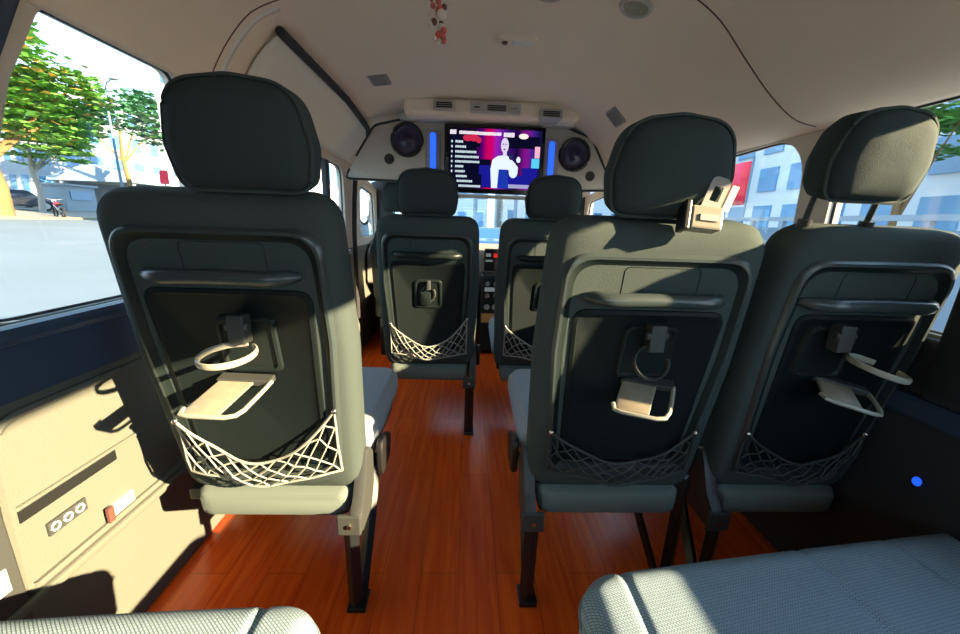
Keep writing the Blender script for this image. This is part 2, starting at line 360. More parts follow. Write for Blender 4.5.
# ---------------------------------------------------------------- passenger seats
RC = R(9.5)
def make_seat(name, label, x, yb, w=.44, H=.69, net='light', holder='open', legs='aisle_right', posts=0.0, hw=.245, hh=.19, group=None, rz=0, yaw_h=0, hx=0, hz=0):
    """local origin on the floor under the back's rear bottom edge"""
    t = thing(name, label, 'seat', (x, yb, 0), rz, group)
    zb = .33
    def B(u, v, d):   # backrest coordinates: across, up along the back, forward
        return V((u, -v*sin(RC)+d*cos(RC), zb+v*cos(RC)+d*sin(RC)))
    # upholstered backrest
    ol = rpoly([(-w/2+.015, 0, .05), (w/2-.015, 0, .05), (w/2, H*.55, .3), (w/2-.01, H, .065), (-w/2+.01, H, .065), (-w/2, H*.55, .3)], 8)
    bm = nb(); rings(bm, ol, [(.05, -.002), (.022, .0), (.007, .010), (0, .028), (0, .070), (.010, .095), (.035, .112), (.09, .118)], B)
    link('backrest', bm, M['cloth'], t)
    # hard back panel with raised rim and recess
    pw = w/2-.030
    ol = rpoly([(-pw+.022, .080, .035), (pw-.022, .080, .035), (pw, H*.6, .3), (pw-.004, H-.062, .055), (-pw+.004, H-.062, .055), (-pw, H*.6, .3)], 8)
    bm = nb(); rings(bm, ol, [(-.004, .004), (0, -.006), (.004, -.010), (.010, -.010)], B, cap0=True, cap1=False)
    rim = link('panel_rim', bm, M['rim'], t)
    bm = nb(); rings(bm, ol, [(.010, -.0101), (.016, -.004), (.030, .000)], B, cap0=False, cap1=True)
    bp = link('back_panel', bm, M['shell'], t)
    # lower step of the panel: a shallower field under the handle
    ol2 = rpoly([(-pw+.050, .105, .03), (pw-.050, .105, .03), (pw-.034, H-.180, .03), (-pw+.034, H-.180, .03)], 6)
    bm = nb(); rings(bm, ol2, [(-.004, .002), (0, -.005), (.008, -.007), (.012, -.0045)], B, cap0=False, cap1=True)
    link('panel_field', bm, M['shell2'], bp)
    ol3 = rpoly([(-.07, H-.160, .012), (.085, H-.160, .012), (.085, H-.088, .012), (-.07, H-.088, .012)], 4)
    bm = nb(); rings(bm, ol3, [(-.003, .001), (0, -.003), (.005, .0045)], B, cap0=False, cap1=True)
    link('handle_recess', bm, M['shell2'], bp)
    # grab handle
    hp = [B(-.145+.29*k/16, H-.150+.004*sin(pi*k/16), -.002-.030*min(1, sin(pi*k/16)*2.2)) for k in range(17)]
    bm = nb(); tube(bm, hp, [.007]+[.0145]*15+[.007], 10, up=(0, 0, 1)); link('grab_handle', bm, M['rim'] if holder != 'folded' else M['shell'], t)
    # cup holder with folding tray
    B0 = B; cx_, cv_ = {'open': (.022, .085), 'tilt': (.010, .082), 'right': (-.045, .090), 'folded': (0, .035)}[holder]
    def B(u, v, d): return B0(u+cx_, v+cv_, d)
    cu = bpy.data.objects.new('cup_holder', None); C.objects.link(cu); cu.parent = t; cu.empty_display_size = .03
    ol4 = rpoly([(-.058, .27, .018), (.058, .27, .018), (.056, .395, .018), (-.056, .395, .018)], 5)
    bm = nb(); rings(bm, ol4, [(-.003, -.004), (0, -.010), (.006, -.011), (.010, -.0065)], B, cap1=True); link('mount_plate', bm, M['shell'], cu)
    def arc(c, rx, ry, a0, a1, n, ax, ay): return [V(c)+V(ax)*rx*cos(R(a0+(a1-a0)*k/n))+V(ay)*ry*sin(R(a0+(a1-a0)*k/n)) for k in range(n+1)]
    if holder in ('open', 'tilt', 'right'):
        bm = nb(); box(bm, (-.016, -.030, -.028), (.016, .0, .030), Matrix.Translation(B(0, .375, -.012)))
        cyl(bm, B(-.022, .385, -.030), (1, 0, 0), .010, .044, 12); link('bracket', bm, M['brack'], cu, smooth=False, bevel=.003)
        if holder == 'open': c = B(.0, .348, -.078); ax, ay, rx, ry = (1, 0, .0), (0, 1, .10), .046, .050; ma = M['ringm']
        elif holder == 'tilt': c = B(-.006, .330, -.045); ax, ay, rx, ry = (1, 0, 0), (0, .35, .9), .036, .036; ma = M['brack']
        else: c = B(.052, .335, -.075); ax, ay, rx, ry = (.96, .0, -.22), (.1, 1, .12), .052, .05; ma = M['ringm']
        a0 = {'open': 78, 'tilt': 60, 'right': 50}[holder]
        bm = nb(); P = arc(c, rx, ry, a0, a0+(338 if holder == 'open' else 312), 36, ax, ay)
        upv = (0, -.10, 1) if holder != 'tilt' else (0, -.9, .35)
        tube(bm, P, .0035, 8, ry=.0065, up=upv); link('ring', bm, ma, cu)
        # tray: solid plate at left, open loop at right
        if holder == 'open': T = Matrix.Translation(B(-.022, .255, -.022)) @ Matrix.Rotation(R(12), 4, 'X') @ Matrix.Rotation(R(2), 4, 'Y'); L = .115
        elif holder == 'tilt': T = Matrix.Translation(B(.002, .262, -.016)) @ Matrix.Rotation(R(-24), 4, 'Z') @ Matrix.Rotation(R(22), 4, 'X'); L = .10
        else: T = Matrix.Translation(B(.045, .258, -.016)) @ Matrix.Rotation(R(-24), 4, 'Z') @ Matrix.Rotation(R(10), 4, 'X') @ Matrix.Rotation(R(12), 4, 'Y'); L = .10
        bm = nb(); ot = rpoly([(-.052, -L+.004, .016), (.016, -L+.004, .004), (.030, 0, .004), (-.040, 0, .006)], 5)
        rings(bm, ot, [(.002, 0), (0, .0015), (0, .0045), (.002, .006)], lambda a, b, d: T @ V((a, b, d))); link('tray', bm, M['tray'], cu)
        bm = nb(); P = [T @ V((q[0], q[1], .004)) for q in [(-.054, -L+.018), (-.050, -L+.002), (-.035, -L-.002), (0, -L-.002), (.030, -L-.002), (.046, -L+.004), (.053, -L+.020), (.058, -.05), (.062, -.004)]]
        tube(bm, P, .0045, 8); link('tray_loop', bm, M['ringm'], cu)
        bm = nb(); box(bm, (-.045, -.012, -.004), (.062, .014, .010), T); link('tray_hinge', bm, M['brack'], cu, smooth=False, bevel=.002)
    else:
        bm = nb(); c = B(0, .335, -.014); P = arc(c, .030, .034, 110, 400, 24, (1, 0, 0), (0, -sin(RC), cos(RC)))
        tube(bm, P, .0045, 7); link('ring', bm, M['brack'], cu)
        bm = nb(); ot = rpoly([(-.034, .285, .01), (.012, .285, .01), (.012, .345, .01), (-.034, .345, .01)], 4)
        rings(bm, ot, [(0, -.010), (0, -.018), (.003, -.020)], B); link('tray', bm, M['shell'], cu)
        bm = nb(); box(bm, (-.008, -.018, -.02), (.008, 0, .02), Matrix.Translation(B(.004, .375, -.010))); link('bracket', bm, M['brack'], cu, smooth=False, bevel=.003)
    B = B0
    # storage net: sagging diamond mesh
    bm = nb(); NX, NZ = (9, 5)
    sl, sr = (.225, .255) if net == 'light' else (.20, .20)
    hx_ = pw-.020
    jit = random.Random(len(label))
    def N(s, q):
        s = max(0, min(1, s)); q = max(0, min(1, q))
        e = abs(2*s-1)**1.8; top = .125+(sl+(sr-sl)*s-.125)*e
        bot = .078+.006*sin(9*s) ; u = (-hx_ + 2*hx_*s)
        v = bot+(top-bot)*q; bow = sin(pi*min(max(s, 0), 1))
        return B(u, v-.010*bow*(1-q), -.012-.034*bow*(.4+.6*sin(pi*(.25+.6*q)))-.003*sin(17*s+7*q))
    sr_ = .0021 if net == 'light' else .0018
    P = [[N(i/(2*NX)+jit.uniform(-.014, .014), j/NZ+jit.uniform(-.06, .06)) for j in range(NZ+1)] for i in range(2*NX+1)]
    for i in range(2*NX):
        for j in range(NZ):
            if (i+j) % 2 == 0: tube(bm, [P[i][j], P[i+1][j+1]], sr_, 4, cap=False)
            else: tube(bm, [P[i+1][j], P[i][j+1]], sr_, 4, cap=False)
    tube(bm, [N(k/30, 1) for k in range(31)], .0032, 6); tube(bm, [N(k/30, 0) for k in range(31)], .0028, 6)
    for a in (0, 1): tube(bm, [N(a, k/4) for k in range(5)], .003, 6)
    link('storage_net', bm, M['net'] if net == 'light' else M['netdark'], t)
    for a in (0, 1): bm = nb(); ball(bm, N(a, 1), .007, seg=8); link('net_hook', bm, M['steel'], t)
    # headrest
    bz = H+.008+posts; hd = .105
    def Hd(u, v, d): return B(u+hx, v+hz, d)
    ol = rpoly([(-hw/2+.008, bz, .034), (hw/2-.008, bz, .034), (hw/2+.004, bz+hh*.42, .07), (hw/2-.016, bz+hh*.96, .095), (0, bz+hh*1.03, .08), (-hw/2+.016, bz+hh*.96, .095), (-hw/2-.004, bz+hh*.42, .07)], 9)
    bm = nb(); rings(bm, ol, [(.062, -.018), (.030, -.014), (.012, -.004), (.003, .012), (0, .032), (.003, .060), (.014, .082), (.036, .094), (.07, .098)], Hd)
    hr = link('headrest', bm, M['cloth2'], t)
    bm = nb(); o_ = [Hd(q.x*.992, bz+hh/2+(q.y-bz-hh/2)*.992, .010) for q in ol]; tube(bm, o_, .0035, 5, closed=True); link('headrest_seam', bm, M['cloth'], hr)
    for sgn in (-1, 1):
        bm = nb(); tube(bm, [Hd(sgn*.066, H-.04, .052), Hd(sgn*.066, bz+.04, .045)], .006, 8); link('headrest_post', bm, M['blackm'], t)
        bm = nb(); cyl(bm, Hd(sgn*.066, H-.012, .049), (0, -sin(RC), cos(RC)), .013, .022, 12); link('post_collar', bm, M['blackp'], t)
    # cushion (the panel hanging below the back is its rear face)
    bm = nb(); ol = rpoly([(-w/2+.004, .0, .03), (w/2-.004, .0, .03), (w/2-.012, .46, .05), (-w/2+.012, .46, .05)], 6)
    rings(bm, ol, [(.06, .345), (.02, .348), (.004, .365), (0, .39), (.002, .425), (.02, .450), (.06, .458)], lambda a, b, d: V((a, b+.10, d)))
    link('seat_cushion', bm, M['seatcush'], t)
    bm = nb(); ol = rpoly([(-w/2+.045, .265, .022), (w/2-.045, .265, .022), (w/2-.038, .345, .022), (-w/2+.038, .345, .022)], 6)
    rings(bm, ol, [(.022, -.040), (.010, -.036), (0, -.020), (0, .06), (.01, .10)], lambda a, b, d: V((a, d+.02, b))); link('rear_valance', bm, M['under'], t)
    # underframe and leg on the aisle side
    bm = nb(); box(bm, (-w/2+.03, .06, .300), (w/2-.03, .50, .345)); link('seat_frame', bm, M['blackm'], t, smooth=False, bevel=.006)
    s = 1 if 'right' in legs else -1
    xa = s*(w/2-.028)
    bm = nb(); pl = rpoly([(-.045, .245, .012), (.050, .245, .02), (.085, .30, .02), (.085, .40, .03), (.035, .44, .02), (-.018, .33, .02), (-.050, .30, .015)], 4)
    rings(bm, pl, [(.003, -.014), (0, -.010), (0, .010), (.003, .014)], lambda a, b, d: V((xa+s*.012+d, a, b))); lgb = link('hinge_bracket', bm, M['brack'], t)
    bm = nb(); box(bm, (xa-.034, -.052, .245), (xa+.024, -.040, .300)); link('bracket_plate', bm, M['brack'], lgb, smooth=False, bevel=.004)
    bm = nb(); cyl(bm, (xa-.004, -.052, .272), (0, -1, 0), .006, .004, 12); link('bolt', bm, M['steel'], lgb)
    bm = nb(); tube(bm, [V((xa-.004, -.036, .25)), V((xa-.004, -.030, .012))], .020, 4, ry=.016, up=(0, 1, 0)); link('leg', bm, M['blackm'], t, smooth=False, bevel=.003)
    bm = nb(); tube(bm, [V((xa+.004, .20, .31)), V((xa+.006, .10, .16)), V((xa+.004, -.010, .012))], .016, 4, ry=.018, up=(1, 0, 0)); link('leg', bm, M['blackm'], t, smooth=False, bevel=.003)
    bm = nb(); box(bm, (xa-.024, -.050, 0), (xa+.024, .010, .014)); link('foot', bm, M['blackm'], t, smooth=False, bevel=.003)
    if 'both' in legs:
        xb = -s*(w/2-.10)
        bm = nb(); tube(bm, [V((xb-.05, -.0, .30)), V((xb-.03, .02, .26)), V((xb+.05, -.03, .012))], .012, 4, ry=.016, up=(0, 1, 0)); link('leg', bm, M['blackm'], t, smooth=False, bevel=.003)
        bm = nb(); tube(bm, [V((xb+.085, .02, .36)), V((xb+.09, .03, .012))], .020, 4, ry=.016, up=(0, 1, 0)); link('leg', bm, M['blackm'], t, smooth=False, bevel=.003)
    if 'wall' in legs:
        xb = -s*(w/2+.02)
        bm = nb(); box(bm, (min(xb, xb+s*.09), .04, .270), (max(xb, xb+s*.09), .46, .302)); link('wall_mount', bm, M['blackm'], t, smooth=False, bevel=.004)
    # side lever on the aisle side
    bm = nb(); pl = rpoly([(.10, .30, .02), (.20, .30, .03), (.22, .375, .03), (.09, .42, .03)], 4)
    rings(bm, pl, [(.004, -.008), (0, -.004), (0, .006), (.004, .010)], lambda a, b, d: V((s*(w/2+.010)+d, a, b))); link('recliner_cover', bm, M['blackp'], t)
    return t

seatA = make_seat('passenger_seat', 'near left single seat, white net and open cup ring on its back', -.462, .832, .450, .715, 'light', 'open', 'right_wall', 0, .240, .176, hx=.070, hz=-.006)
seatB = make_seat('passenger_seat', 'near middle seat with belt buckle on its shoulder', .385, .845, .45, .69, 'dark', 'tilt', 'left_both', 0, .220, .172, hx=-.012)
seatC = make_seat('passenger_seat', 'near right seat with headrest raised on two thin posts', .842, .850, .40, .69, 'dark', 'right', 'left', .042, .182, .158, hx=-.084)
seatD = make_seat('passenger_seat', 'far left seat with folded cup holder, left of the aisle', -.162, 1.690, .44, .69, 'light', 'folded', 'right', 0, .238, .172)
seatE = make_seat('passenger_seat', 'far seat right of the aisle, partly hidden behind the middle seat', .355, 1.690, .45, .69, 'light', 'folded', 'right', 0, .222, .165, hx=-.012)
SUNR = None

# belt buckle on the middle seat's shoulder
t = thing('seat_belt_buckle', 'metal seat belt buckle and tongue lying on the middle seat shoulder', 'buckle', (.428, .702, 1.027), R(-6))
Tb = Matrix.Rotation(R(-14), 4, 'X') @ Matrix.Rotation(R(5), 4, 'Y')
bm = nb(); box(bm, (-.028, -.016, -.030), (.028, .016, .012), Tb); link('housing', bm, M['buckle'], t, smooth=False, bevel=.004)
bm = nb(); box(bm, (-.014, -.019, -.016), (.018, -.014, -.004), Tb); link('release_button', bm, M['greyp'], t, smooth=False, bevel=.001)
bm = nb(); box(bm, (-.040, -.018, -.034), (-.029, .018, .020), Tb); link('end_cap', bm, M['blackp'], t, smooth=False, bevel=.003)
Tt = Matrix.Translation((.008, .0, .010)) @ Matrix.Rotation(R(16), 4, 'Y')
bm = holed(rpoly([(-.017, -.008, .004), (.017, -.008, .004), (.017, .056, .012), (-.017, .056, .012)], 5), [rpoly([(-.008, .014, .002), (.008, .014, .002), (.008, .040, .002), (-.008, .040, .002)], 3)], .004, lambda a, b, d: Tt @ V((a, d, b)))
link('tongue', bm, M['greyp'], t, smooth=False)
bm = nb(); box(bm, (.022, .000, .005), (.034, .004, .050), Tt); link('webbing', bm, M['pink'], t, smooth=False)

# ---------------------------------------------------------------- rear benches at the camera
def bench(name, label, x0, x1, y0, yf0, yf1, ztop, th, seams, rl, rr_):
    """heightfield cushion: front edge runs from yf0 (left) to yf1 (right), seams run fore-aft"""
    t = thing(name, label, 'bench seat', ((x0+x1)/2, y0, 0))
    nx, ny = 200, 50; bm = nb(); G = []; cx = (x0+x1)/2
    def edge(d, r): return 0 if d >= r else -(r-sqrt(max(0, r*r-(r-d)**2)))
    for i in range(nx+1):
        a = i/nx; a = a*a*(3-2*a)*.35+a*.65; x = x0+(x1-x0)*a; col = []
        yf = yf0+(yf1-yf0)*(x-x0)/(x1-x0)
        # rounded plan corners
        for rad, dx in ((rl, x-x0), (rr_, x1-x)):
            if dx < rad: yf -= rad-sqrt(max(0, rad*rad-(rad-dx)**2))
        for j in range(ny+1):
            b = j/ny; b = 1-(1-b)**1.6; y = y0+(yf-y0)*b
            d = min(x-x0, x1-x, (yf-y)*1.0)
            z = ztop + edge(max(0, d), .045)
            for s_ in seams: z -= .005*math.exp(-((x-s_)/.007)**2)
            z += .004*sin(pi*(x-x0)/(x1-x0))
            col.append(bm.verts.new((x-cx, y-y0, z)))
        G.append(col)
    for i in range(nx):
        for j in range(ny): bm.faces.new((G[i][j], G[i+1][j], G[i+1][j+1], G[i][j+1]))
    loop = [G[i][0] for i in range(nx+1)]+[G[nx][j] for j in range(1, ny+1)]+[G[i][ny] for i in range(nx-1, -1, -1)]+[G[0][j] for j in range(ny-1, 0, -1)]
    low = [bm.verts.new((v.co.x*.995, v.co.y*.99, ztop-th)) for v in loop]; n = len(loop)
    for k in range(n): bm.faces.new((loop[k], loop[(k+1) % n], low[(k+1) % n], low[k]))
    bm.faces.new(low)
    pts = [V((G[i][ny].co.x, G[i][ny].co.y, ztop-.048)) for i in range(0, nx+1, 2)]
    cu = link('cushion', bm, M['bench'], t, angle=75)
    bm = nb()
    tube(bm, pts, .004, 6); link('front_piping', bm, M['piping'], cu)
    bm = nb(); box(bm, (x0-cx+.03, .03, ztop-th-.05), (x1-cx-.03, min(yf0, yf1)-y0-.03, ztop-th+.01)); link('base_frame', bm, M['blackm'], t, smooth=False, bevel=.006)
    for ax in (x0-cx+.08, x1-cx-.08):
        for ay in (.08, min(yf0, yf1)-y0-.10):
            bm = nb(); box(bm, (ax-.02, ay-.02, 0), (ax+.02, ay+.02, ztop-th-.03)); link('leg', bm, M['blackm'], t, smooth=False, bevel=.004)
    return t
bench('rear_bench', 'blue-grey woven bench cushion at lower right with a sunlit left corner', .200, 1.02, .0, .535, .640, .42, .13, [.285, .650, .855], .07, .02)
bench('rear_bench', 'sunlit beige woven bench cushion at lower left corner', -.77, -.205, .0, .462, .492, .42, .13, [-.300], .02, .07)

# ---------------------------------------------------------------- header unit with speakers, screen, LED strips
YH = 2.40
hd = thing('header_console', 'cream overhead console holding speakers and blue light strips above the cab', 'console', (.12, YH, 1.16))
hc = rpoly([(-.66, 1.35, .0), (-.55, 1.52, .06), (-.36, 1.565, .02), (.56, 1.555, .02), (.72, 1.50, .06), (.84, 1.29, .04), (.89, 1.215, .02), (.60, 1.200, .02), (-.36, 1.22, .02), (-.73, 1.225, .02), (-.70, 1.28, .02)], 5)
loc = V((.12, YH, 1.16))
def HC(a, b, d): return V((a, YH+d, b))-loc
bm = nb(); rings(bm, hc, [(.012, 0), (.0, .008), (0, .10), (.012, .12)], HC); link('panel', bm, M['cream'], hd)
bm = nb(); tube(bm, [HC(q.x, q.y, .004) for q in hc if q.y > 1.2], .007, 6); link('edge_trim', bm, M['rubber'], hd)
bm = nb(); box(bm, (-.40, -.045, 1.545), (.60, .12, 1.585), Matrix.Translation(-V((.12, 0, 1.16)))); link('top_ledge', bm, M['cream'], hd, smooth=False, bevel=.010)
for cx, cz in ((-.362, 1.448), (.622, 1.405)):
    sp = bpy.data.objects.new('speaker', None); C.objects.link(sp); sp.parent = hd; sp.location = HC(cx, cz, 0); sp.empty_display_size = .03
    bm = nb(); tube(bm, [V((.086*cos(a*pi/18), -.008, .086*sin(a*pi/18))) for a in range(36)], .010, 8, closed=True); link('speaker_ring', bm, M['blackp'], sp)
    bm = nb(); n = 36; pr = [(.082, -.004), (.070, -.001), (.040, .0), (.030, -.006), (.015, -.014), (.0, -.016)]; rr = []
    for r_, d_ in pr[:-1]: rr.append([bm.verts.new((r_*cos(2*pi*k/n), d_, r_*sin(2*pi*k/n))) for k in range(n)])
    for a, b in zip(rr, rr[1:]):
        for k in range(n): bm.faces.new((a[k], a[(k+1) % n], b[(k+1) % n], b[k]))
    c0 = bm.verts.new((0, -.016, 0))
    for k in range(n): bm.faces.new((rr[-1][k], rr[-1][(k+1) % n], c0))
    link('speaker_cone', bm, M['spk'], sp)
for cx, cz in ((-.468, 1.342), (.728, 1.290)):
    bm = nb(); cyl(bm, HC(cx, cz, .002), (0, -1, 0), .030, .010, 20, .026); link('tweeter', bm, M['blackp'], hd)
for cx, cz in ((-.212, 1.425), (.484, 1.405)):
    bm = nb(); ol = rpoly([(-.044, -.14, .02), (.044, -.14, .02), (.044, .085, .02), (-.044, .085, .02)], 4)
    rings(bm, ol, [(0, .0), (.004, -.006)], lambda a, b, d: HC(cx+a, cz+b, d)); lp = link('strip_housing', bm, M['greyp'], hd)
    bm = nb(); ol = rpoly([(-.017, -.13, .015), (.017, -.13, .015), (.017, .068, .015), (-.017, .068, .015)], 4)
    rings(bm, ol, [(0, -.006), (.003, -.014)], lambda a, b, d: HC(cx+a, cz+b, d)); link('light_strip', bm, M['led'], lp)

# television
tv = thing('television', 'wide screen showing a singer in white and a list of white text lines', 'television', (.145, YH-.058, 1.175))
TX0, TX1, TZ0, TZ1 = -.288, .288, .010, .358
tilt = Matrix.Rotation(R(.0), 4, 'Y')
bm = nb(); rings(bm, rpoly([(TX0, TZ0-.02, .008), (TX1, TZ0-.02, .008), (TX1, TZ1, .008), (TX0, TZ1, .008)], 3), [(.003, -.003), (0, 0), (0, .035), (.02, .045)], lambda a, b, d: V((a, d, b))); link('housing', bm, M['bezel'], tv)
sx0, sx1, sz0, sz1 = -.262, .268, .016, .338
def flat(bm, pts, y): bm.faces.new([bm.verts.new((p[0], y, p[1])) for p in pts])
def scr(u, v): return (sx0+(sx1-sx0)*u, sz1-(sz1-sz0)*v)
bm = nb(); flat(bm, [(sx0, sz0), (sx1, sz0), (sx1, sz1), (sx0, sz1)], -.004)
sm = bpy.data.materials.new('screen_backdrop'); sm.use_nodes = True; nt = sm.node_tree; nt.nodes.clear()
tc = nt.nodes.new('ShaderNodeTexCoord'); sep = nt.nodes.new('ShaderNodeSeparateXYZ'); cr = nt.nodes.new('ShaderNodeValToRGB'); e = nt.nodes.new('ShaderNodeEmission'); oo = nt.nodes.new('ShaderNodeOutputMaterial')
nt.links.new(tc.outputs['Generated'], sep.inputs[0]); nt.links.new(sep.outputs['X'], cr.inputs['Fac']); nt.links.new(cr.outputs[0], e.inputs[0]); nt.links.new(e.outputs[0], oo.inputs[0])
e.inputs['Strength'].default_value = 1.5
els = [(0, (.002, .002, .010)), (.28, (.010, .003, .03)), (.36, (.12, .0, .22)), (.42, (.8, .0, .12)), (.46, (.75, .0, .2)), (.52, (.35, .02, .6)), (.62, (.06, .01, .25)), (.74, (.01, .003, .05)), (.84, (.30, .01, .35)), (.90, (.08, .02, .35)), (.97, (.01, .01, .08))]
cr.color_ramp.elements[0].position = 0; cr.color_ramp.elements[0].color = (*els[0][1], 1); cr.color_ramp.elements[1].position = 1; cr.color_ramp.elements[1].color = (.01, .01, .05, 1)
for p_, c_ in els[1:]:
    el = cr.color_ramp.elements.new(p_); el.color = (*c_, 1)
disp = link('display', bm, sm, tv, smooth=False)
def scrpart(name, polys, col, s, y):
    bm = nb()
    for p in polys: flat(bm, [scr(*q) for q in p], y)
    return link(name, bm, emit(name+'_glow', col, s*2.0), disp, smooth=False)
def rect(u0, v0, u1, v1): return [(u0, v0), (u1, v0), (u1, v1), (u0, v1)]
def ell(cu_, cv, ru, rv, n=18): return [(cu_+ru*cos(2*pi*k/n), cv+rv*sin(2*pi*k/n)) for k in range(n)]
dark = [rect(.02, .12, .30, .98), rect(.295, .50, .46, .98), rect(.28, .2, .34, .30)]
for q_ in dark + [rect(.62, .10, .98, .30)]: scrpart('dark_backdrop', [q_], (.003, .003, .018), 1, -.0044)
scrpart('blue_floor', [rect(.36, .76, .96, .97), rect(.33, .60, .46, .76), rect(.80, .62, .97, .76)], (.01, .01, .28), 1, -.0048)
scrpart('red_flowers', [ell(.20, .16, .05, .055), ell(.27, .155, .05, .06), ell(.32, .19, .03, .05)], (.75, .03, .10), .8, -.0052)
def glyphs(u0, u1, v, h, rs):
    out = []; u = u0
    while u < u1:
        w_ = rs.uniform(.010, .016); out.append([(u, v-h/2*rs.uniform(.7, 1)), (u+w_, v-h/2), (u+w_, v+h/2*rs.uniform(.7, 1)), (u, v+h/2)]); u += w_+.0035
    return out
rs = random.Random(2); lines = []
for k, (e_, st) in enumerate([(.15, .07), (.17, .07), (.29, .07), (.31, .07), (.32, .07), (.15, .07), (.165, .07), (.20, .08), (.25, .09), (.34, .11)]):
    v = .225+k*.082; lines += glyphs(st, e_, v, .040, rs)
    if k < 7: lines += glyphs(.025, .032, v, .04, rs)
title = glyphs(.012, .08, .07, .075, rs)+glyphs(.11, .31, .075, .055, rs)+glyphs(.325, .545, .08, .055, rs)+glyphs(.585, .70, .085, .075, rs)
scrpart('text_lines', lines, (.75, .9, 1), .85, -.0056)
scrpart('title_text', title, (1, .92, 1), 1.0, -.0056)
scrpart('corner_badge', [ell(.80, .10, .052, .045)], (1, .9, .85), .95, -.0056)
body = [(.47, .98), (.455, .66), (.475, .50), (.53, .44), (.60, .42), (.625, .42), (.66, .46), (.72, .55), (.755, .62), (.75, .74), (.71, .78), (.68, .70), (.64, .66), (.545, .66), (.535, .98)]
scrpart('singer_clothes', [body, ell(.705, .70, .048, .10), ell(.755, .49, .022, .05)], (.78, .90, 1), 1.0, -.0060)
scrpart('singer_dress', [[(.545, .66), (.64, .67), (.66, .98), (.545, .98)]], (.01, .04, .40), 1.0, -.0062)
scrpart('singer_face', [ell(.602, .26, .042, .125), rect(.585, .34, .625, .44)], (.80, .72, .95), .9, -.0062)
scrpart('singer_features', [ell(.585, .24, .007, .014, 8), ell(.612, .245, .007, .014, 8), ell(.598, .325, .012, .012, 8), ell(.672, .44, .025, .06, 10)], (.02, .02, .10), 1, -.0066)
scrpart('stage_glow', [rect(.93, .26, .985, .45)], (1, .45, .6), 1, -.0056)
scrpart('stage_monitor', [rect(.90, .46, .985, .62)], (.1, .6, .9), 1, -.0056)
scrpart('caption_bar', [rect(.62, .91, .90, .975)], (.45, .45, .75), .8, -.0056)
bm = nb(); box(bm, (-.27, -.01, -.038), (.27, .03, -.018)); link('mount_rail', bm, M['cream'], tv, smooth=False, bevel=.003)

# air vents above the ledge
for k, (cx, wd, lab, hgt) in enumerate([(-.140, .115, 'left air vent above the screen', 1.598), (.135, .27, 'wide centre air vent and switch panel above the screen', 1.594), (.435, .125, 'right air vent above the screen', 1.578)]):
    yv = 2.235
    t = thing('air_vent', 'pale ' + lab, 'air vent', (cx, yv, hgt), 0, None)
    bm = nb(); rings(bm, rpoly([(-wd/2, -.026, .008), (wd/2, -.026, .008), (wd/2, .026, .008), (-wd/2, .026, .008)], 4), [(.004, -.008), (0, 0), (0, .12)], lambda a, b, d: V((a, d, b))); link('vent_frame', bm, M['cream'], t)
    louv = [(-wd*.36, wd*.36)] if k != 1 else [(-.115, -.085), (-.045, .055), (.08, .115)]
    for a, b in louv:
        bm = nb()
        for j in range(3):
            h0 = -.012+.010*j
            if k == 1 and (b-a) < .05 and j != 1: continue
            box(bm, (a, -.012, h0-.003), (b, -.006, h0+.003))
        link('louvre', bm, M['blackp'] if k != 1 or a < 0 else M['greyp'], t, smooth=False)
boxst('trim_10', (-.36, 2.255, 1.552), (.60, 2.42, 1.64), M['roof'], 'headliner bulkhead behind the air vents', .02)

# ceiling fittings
def ceil_at(x, y): return on_roof(x, y, 0)
def roof_thing(name, label, cat, x, y):
    p = ceil_at(x, y); t = thing(name, label, cat, p); 
    q = on_roof(x, y, 1)-on_roof(x, y, 0); t.rotation_euler = V((0, 0, -1)).rotation_difference(q).to_euler(); return t
for x, y, lab in ((.485, 1.305, 'round ceiling downlight right of centre, nearest the right headliner'), (.225, 1.290, 'ceiling downlight cut by the top picture edge')):
    t = roof_thing('ceiling_light', lab, 'ceiling light', x, y)
    bm = nb(); tube(bm, [V((.043*cos(a*pi/16), .043*sin(a*pi/16), -.004)) for a in range(32)], .007, 6, closed=True); link('ring', bm, M['cream'], t)
    bm = nb(); cyl(bm, (0, 0, .002), (0, 0, -1), .041, .008, 28, .034); link('lens', bm, M['lens'], t)
t = roof_thing('dome_light', 'small oval dome light with a dark switch on the headliner', 'ceiling light', .165, 1.60)
bm = nb(); rings(bm, rpoly([(-.075, -.028, .026), (.075, -.028, .026), (.075, .028, .026), (-.075, .028, .026)], 6), [(0, 0), (.002, -.010), (.008, -.014)], lambda a, b, d: V((a, b, d))); link('housing', bm, M['roof'], t)
bm = nb(); rings(bm, rpoly([(-.020, -.017, .015), (.060, -.017, .015), (.060, .017, .015), (-.020, .017, .015)], 5), [(0, -.012), (.004, -.019)], lambda a, b, d: V((a, b, d))); link('lens', bm, M['white'], t)
bm = nb(); cyl(bm, (-.045, 0, -.012), (0, 0, -1), .012, .008, 14, .009); link('switch', bm, M['brown'], t)
for x, y, rz, lab in ((-.430, 2.02, -38, 'grey rectangular grille on the headliner, left'), (.705, 2.0, 38, 'grey rectangular grille on the headliner, right')):
    t = roof_thing('ceiling_grille', lab, 'grille', x, y)
    Tz = Matrix.Rotation(R(0), 4, 'Z')
    bm = nb(); rings(bm, rpoly([(-.045, -.062, .008), (.045, -.062, .008), (.045, .062, .008), (-.045, .062, .008)], 3), [(0, .004), (0, -.004), (.004, -.007)], lambda a, b, d: Tz @ V((a, b, d))); link('plate', bm, M['greyp'], t)
    bm = nb()
    for j in range(7): box(bm, (-.034, -.050+j*.0155, -.0095), (.034, -.044+j*.0155, -.006), Tz)
    link('slats', bm, M['greyp'], t, smooth=False)

